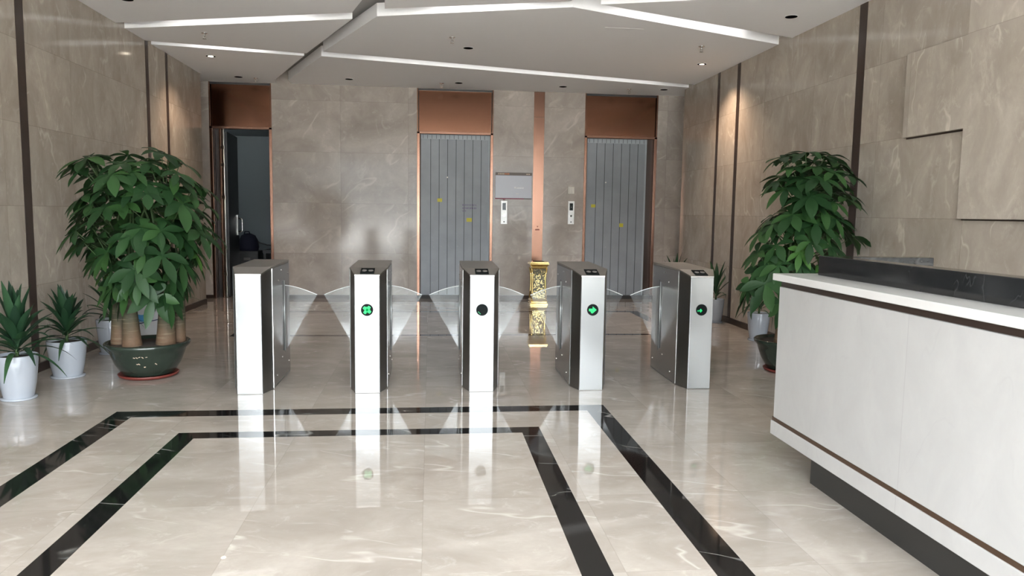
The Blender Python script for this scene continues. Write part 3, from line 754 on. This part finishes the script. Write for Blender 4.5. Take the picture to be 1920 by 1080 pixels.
for i, (cx, lw, rw, rd, lt, lab) in enumerate([
        (-1.357, False, True, False, None, 'leftmost brushed steel turnstile with plain blank front panel'),
        (-0.478, True, True, True, 'cross', 'steel turnstile with a bright green cross light, second from left'),
        (0.402, True, True, True, 'faint', 'middle steel turnstile whose round indicator is almost dark'),
        (1.277, True, True, True, 'arrow', 'steel turnstile with bright green arrow light, second from right'),
        (2.165, True, False, True, 'part', 'rightmost steel turnstile, nearest the potted plants, its round light only partly green')]):
    t = gate(lw, rw, rd, lt); t.location = (cx, 5.76, 0); tag(t, lab, 'turnstile', 'row of turnstiles across the lobby')

# ================================================================= RECEPTION DESK
dk = empty('reception_desk', (2.3, 2.4, 0)); tag(dk, 'long white marble reception desk with black stone ledge at the right', 'reception desk')
Y0, Y1 = 0.6, 3.95
P(MB().box(2.0, 2.68, Y0+0.1, 3.64, 0, 0.18), 'plinth', M['plinth'], dk)
P(MB().box(1.915, 2.75, Y0, Y1, 0.18, 0.258), 'lower_panel', M['white_marble'], dk, 0.003)
P(MB().box(1.921, 2.745, Y0, Y1-0.006, 0.258, 0.280), 'bronze_strip', M['brass_trim'], dk)
P(MB().box(1.92, 2.75, Y0, Y1-0.02, 0.280, 1.015), 'front_panel', M['white_marble'], dk, 0.003)
P(MB().box(1.935, 2.75, Y0, Y1-0.01, 1.015, 1.047), 'groove_trim', M['brown_trim'], dk)  # brown trim in the groove under the countertop
P(MB().box(1.90, 2.80, Y0-0.02, Y1+0.03, 1.047, 1.085), 'countertop', M['counter'], dk, 0.004)
lg = MB(); lg.box(2.10, 2.20, Y0, 3.86, 1.085, 1.192)
P(lg, 'front_ledge', M['black_stone'], dk, 0.003)
P(MB().box(2.20, 2.70, 3.76, 3.86, 1.085, 1.190), 'end_ledge', M['black_stone'], dk, 0.003)

# ================================================================= PLANTS
def pachira(name, loc, trunks, profile, ncl, seed, label, young=0, xlim=None, hang=0.5, pot=0.325, saucer=True):
    t = empty(name, (loc[0], loc[1], 0)); tag(t, label, 'potted plant', 'large potted money trees')
    k = pot/0.325
    mb = MB(); mb.lathe([(0.185*k, 0.025), (0.205*k, 0.04), (0.255*k, 0.12), (0.285*k, 0.20), (0.295*k, 0.235), (0.325*k, 0.262), (0.332*k, 0.285), (0.322*k, 0.295), (0.295*k, 0.292), (0.285*k, 0.262), (0.02, 0.258)], n=48)
    pt = mb.build('pot', M['dark_pot'], t)
    # painted branch motif on the front of the pot
    w = MB(); rr = random.Random(seed)
    for mi_, (a0, z) in enumerate(((-1.62, 0.205), (-1.55, 0.208), (-1.48, 0.206), (-1.40, 0.210), (-1.30, 0.206), (-1.55, 0.15), (-1.50, 0.155), (-1.35, 0.125), (-1.05, 0.15))):
        r = (0.282 if z > 0.18 else 0.27)*k+0.004
        p0 = Vector((r*math.cos(a0), r*math.sin(a0), z)); p1 = Vector((r*math.cos(a0+0.05), r*math.sin(a0+0.05), z+rr.uniform(-0.012, 0.014)))
        w.tube([p0, (p0+p1)/2, p1], 0.0035, 6)
        if mi_ >= 4: w.build('painted_mark', M['sign_text'], pt); w = MB()

    if saucer: MB().lathe([(0.20*k, 0.0), (0.225*k, 0.012), (0.235*k, 0.03), (0.225*k, 0.032), (0.19*k, 0.015)], n=40).build('saucer', M['terracotta'], t)
    MB().lathe([(0.285*k, 0.245), (0.286*k, 0.268), (0.02, 0.276)], n=32).build('soil', M['soil'], t)
    tops = []
    for (x, y, r0, lean, h) in trunks:
        pts = []; rad = []
        for i in range(9):
            u = i/8; z = 0.24+(h-0.24)*u
            pts.append((x+lean*u, y, z)); rad.append(r0*(1.18-0.42*u+0.25*max(0, 0.2-u)*2) if u < 1 else r0*0.55)
        MB().tube(pts, rad, 18).build('trunk', M['bark'], t); tops.append(Vector(pts[-1]))
    rnd = random.Random(seed); lv = MB(); yg = MB(); br = MB()
    zs = [p[0] for p in profile]
    def prof(z):
        for (za, ca, ha), (zb, cb, hb) in zip(profile, profile[1:]):
            if za <= z <= zb:
                u = (z-za)/(zb-za); return ca+(cb-ca)*u, ha+(hb-ha)*u
        return profile[-1][1], profile[-1][2]
    tot = 0; centers = []
    while len(centers) < ncl and tot < 20000:
        tot += 1
        z = rnd.uniform(zs[0], zs[-1]); c, h = prof(z)
        if rnd.random() > (h/max(p[2] for p in profile))**1.0+0.1: continue
        a = rnd.uniform(0, 2*math.pi); q = rnd.uniform(0.35, 1.0)**0.45*rnd.choice((1, 1, 1, 1.16))
        p = Vector((c+h*q*math.cos(a)*0.86, 0.80*h*q*math.sin(a)*0.86, z))
        if any((p-o).length < 0.10 for o in centers): continue
        centers.append(p)
    zmid = (zs[0]+zs[-1])/2
    for ci, p in enumerate(centers):
        c, h = prof(p.z)
        out = Vector((p.x-c, p.y, (p.z-zmid)*0.6))
        if out.length < 0.02: out = Vector((0, 0, 1))
        out.normalize()
        ax = (out*0.75+Vector((0, 0, 0.75))).normalized()
        u = ax.cross(Vector((0.3, 0.1, 1))).normalized(); v = ax.cross(u)
        n = rnd.choice((5, 6, 6, 7)); ph = rnd.uniform(0, 6.28); sz = rnd.uniform(0.165, 0.245)
        isy = young and zs[0]+0.2 < p.z < zs[0]+0.5 and rnd.random() < young
        if isy: sz *= 0.75
        for i in range(n):
            an = ph+2*math.pi*i/n
            d = (u*math.cos(an)+v*math.sin(an))*1.0+ax*rnd.uniform(-0.05, 0.35)+Vector((0, 0, -0.15))
            L = sz*rnd.uniform(0.85, 1.1)
            (yg if isy else lv).leaf(p, d, ax, L, L*rnd.uniform(0.36, 0.44), hang*rnd.uniform(0.6, 1.5), fold=0.22, peak=0.56)
        # petiole towards the nearest trunk top
        tp = min(tops, key=lambda q_: (q_-p).length)
        base = Vector((tp.x+(p.x-tp.x)*0.25, tp.y+(p.y-tp.y)*0.25, max(tp.z-0.05, min(p.z-0.18, zs[-1]-0.3))))
        br.tube([base, (base+p)/2+Vector((0, 0, -0.02)), p], [0.006, 0.004, 0.003], 5)
    # main stems rising from the trunk tops
    for tp in tops:
        for q_ in range(3):
            c, h = prof(zs[-1]-0.2); e_ = Vector((tp.x+(c-tp.x)*0.7+rnd.uniform(-.12, .12), tp.y*0.7+rnd.uniform(-.1, .1), rnd.uniform(zmid, zs[-1]-0.15)))
            br.tube([tp-Vector((0, 0, 0.04)), tp+(e_-tp)*0.4+Vector((rnd.uniform(-.03, .03), 0, 0)), e_], [0.014, 0.010, 0.006], 6)
    if xlim:
        for m_ in (lv, yg, br):
            m_.v = [(min(max(v_[0], xlim[0]-loc[0]), xlim[1]-loc[0]), v_[1], v_[2]) for v_ in m_.v]
    br.build('branches', M['stem'], t)
    lv.build('foliage', M['pachira'], t)
    if yg.v: tag(yg.build('young_foliage', M['young'], t), 'lighter yellow green young leaves')
    return t
pachira('money_tree', (-2.34, 6.46), [(-0.225, 0.02, 0.062, 0.0, 0.80), (-0.085, -0.10, 0.064, -0.02, 0.72), (0.150, -0.02, 0.066, 0.03, 0.82), (0.205, 0.12, 0.05, 0.03, 0.80)],
        [(0.66, 0.02, 0.22), (0.82, 0.0, 0.36), (1.0, -0.03, 0.54), (1.25, -0.02, 0.60), (1.50, 0.0, 0.60), (1.68, -0.04, 0.54), (1.84, -0.08, 0.38)],
        118, 7, 'large bushy money tree in dark green pot beside the leftmost turnstile', young=0.06, xlim=(-3.27, 3.0))
pachira('money_tree', (3.24, 6.40), [(-0.10, -0.05, 0.055, 0.02, 0.70), (0.08, 0.02, 0.058, 0.02, 0.75), (0.02, 0.14, 0.05, 0.05, 0.75)],
        [(0.62, -0.20, 0.24), (0.82, -0.14, 0.34), (1.02, -0.03, 0.44), (1.20, 0.10, 0.46), (1.42, 0.14, 0.44), (1.62, 0.12, 0.40), (1.82, 0.12, 0.40), (1.97, 0.10, 0.24)],
        92, 23, 'tall money tree in dark pot partly hidden behind the reception desk', young=0.35, xlim=(2.0, 3.87), pot=0.30)

def dracaena(loc, pr, ph, n, Lm, seed, label, mat='dracaena', spread=1.0, lim=None, narrow=1.0, up=0.0):
    t = empty('potted_dracaena', (loc[0], loc[1], 0)); tag(t, label, 'potted plant', 'small plants in white pots along the walls')
    MB().lathe([(pr*0.86, 0.0), (pr*0.88, 0.008), (pr*0.86, 0.014)], n=36).build('saucer', M['white_pot'], t)
    MB().lathe([(pr*0.70, 0.008), (pr*0.74, 0.02), (pr*0.86, ph*0.35), (pr*0.96, ph*0.75), (pr, ph-0.006), (pr*0.985, ph), (pr*0.93, ph), (pr*0.91, ph-0.03), (0.01, ph-0.032)], n=40).build('pot', M['white_pot'], t)
    MB().lathe([(pr*0.90, ph-0.05), (pr*0.90, ph-0.022), (0.01, ph-0.012)], n=24).build('soil', M['soil'], t)
    rnd = random.Random(seed); lv = MB(); st_ = MB()
    st_.tube([(0, 0, ph-0.04), (0.005, 0, ph+0.05), (0, 0, ph+0.16)], [0.014, 0.012, 0.008], 8)
    for i in range(n):
        a = i*2.399+rnd.uniform(-0.2, 0.2); q = i/n
        el = math.radians(8+80*q**0.75+rnd.uniform(-8, 8)+up*(1-q))
        z = ph+0.0+0.16*q
        d = Vector((math.cos(a)*math.cos(el)*spread, math.sin(a)*math.cos(el)*spread, math.sin(el)))
        L = Lm*rnd.uniform(0.8, 1.15)*(0.85 if q > 0.85 else 1)
        ax = Vector((-math.cos(a)*math.sin(el), -math.sin(a)*math.sin(el), math.cos(el)))
        lv.leaf(Vector((math.cos(a)*0.012, math.sin(a)*0.012, z)), d, ax, L, Lm*0.180*narrow*(0.5+0.5*min(1, q*1.3))*rnd.uniform(0.8, 1.1), (1.2-q)*rnd.uniform(0.45, 1.0), fold=0.45, seg=9, peak=0.42)
    if lim: lv.v = [(min(max(v_[0], lim[0]-loc[0]), lim[1]-loc[0]), v_[1], max(v_[2], 0.02)) for v_ in lv.v]
    st_.build('stem', M['stem'], t); lv.build('foliage', M[mat], t)
    return t
LL = (-3.285, 9); RL = (-9, 3.885)
dracaena((-2.985, 5.72), 0.135, 0.325, 44, 0.44, 3, 'white potted dracaena at the left edge of the photo, nearest of all', lim=LL)
dracaena((-2.98, 6.46), 0.148, 0.305, 46, 0.38, 5, 'white potted dracaena just left of the big money tree', lim=LL)
dracaena((-3.05, 7.50), 0.130, 0.33, 30, 0.42, 8, 'white potted dark plant directly behind the big left money tree trunks', lim=LL, narrow=0.8)
dracaena((-3.11, 9.45), 0.105, 0.32, 12, 0.34, 12, 'white pot with sparse drooping leaves by the left wall near the doorway', lim=LL, narrow=0.7)
dracaena((3.70, 8.05), 0.125, 0.315, 22, 0.34, 15, 'white potted plant just behind the money tree by the right wall', lim=RL, narrow=0.8)
dracaena((3.74, 9.45), 0.115, 0.31, 16, 0.46, 19, 'white potted dracaena with thin curved leaves right of the rightmost turnstile', lim=RL, narrow=0.75, up=18)
dracaena((3.62, 10.75), 0.115, 0.31, 16, 0.50, 21, 'dark spiky plant whose leaf tips show above the rightmost turnstile', lim=RL, narrow=0.6, up=22)

# white printed carton behind the money tree trunks
cx_ = empty('carton', (-3.09, 8.55, 0)); tag(cx_, 'white carton with blue swirl print behind the left money tree trunks', 'carton')
P(MB().box(-3.25, -2.93, 8.40, 8.70, 0, 0.50), 'box', M['carton'], cx_, 0.006)
w = MB(); cxx, cz = -3.10, 0.30; 
ring = [(cxx+0.115*math.cos(a*math.pi/14+math.pi), cz+0.13*math.sin(a*math.pi/14+math.pi)) for a in range(15)]+[(cxx+0.07*math.cos(math.pi*2-a*math.pi/14), cz+0.055*math.sin(math.pi*2-a*math.pi/14)) for a in range(15)]
for i in range(14):
    q = [ring[i], ring[i+1], ring[28-i], ring[29-i]]
    w.prism(q, 8.395, 8.399, axis='y')
P(w, 'blue_swirl', M['carton_blue'], cx_)
w = MB()
for i in range(12):
    a0 = math.pi*0.35+i*0.16; a1 = a0+0.16; r0 = 0.10; r1 = 0.10-0.02-0.03*math.sin(i/12*math.pi)
    w.prism([(cxx+r0*math.cos(a0), cz+0.06+r0*math.sin(a0)), (cxx+r0*math.cos(a1), cz+0.06+r0*math.sin(a1)), (cxx+r1*math.cos(a1), cz+0.06+r1*math.sin(a1)), (cxx+r1*math.cos(a0), cz+0.06+r1*math.sin(a0))], 8.395, 8.399, axis='y')
w.prism([(-3.25, 0.115), (-2.93, 0.19), (-2.93, 0.20), (-3.25, 0.128)], 8.395, 8.399, axis='y')
P(w, 'dark_print', M['carton_navy'], cx_)
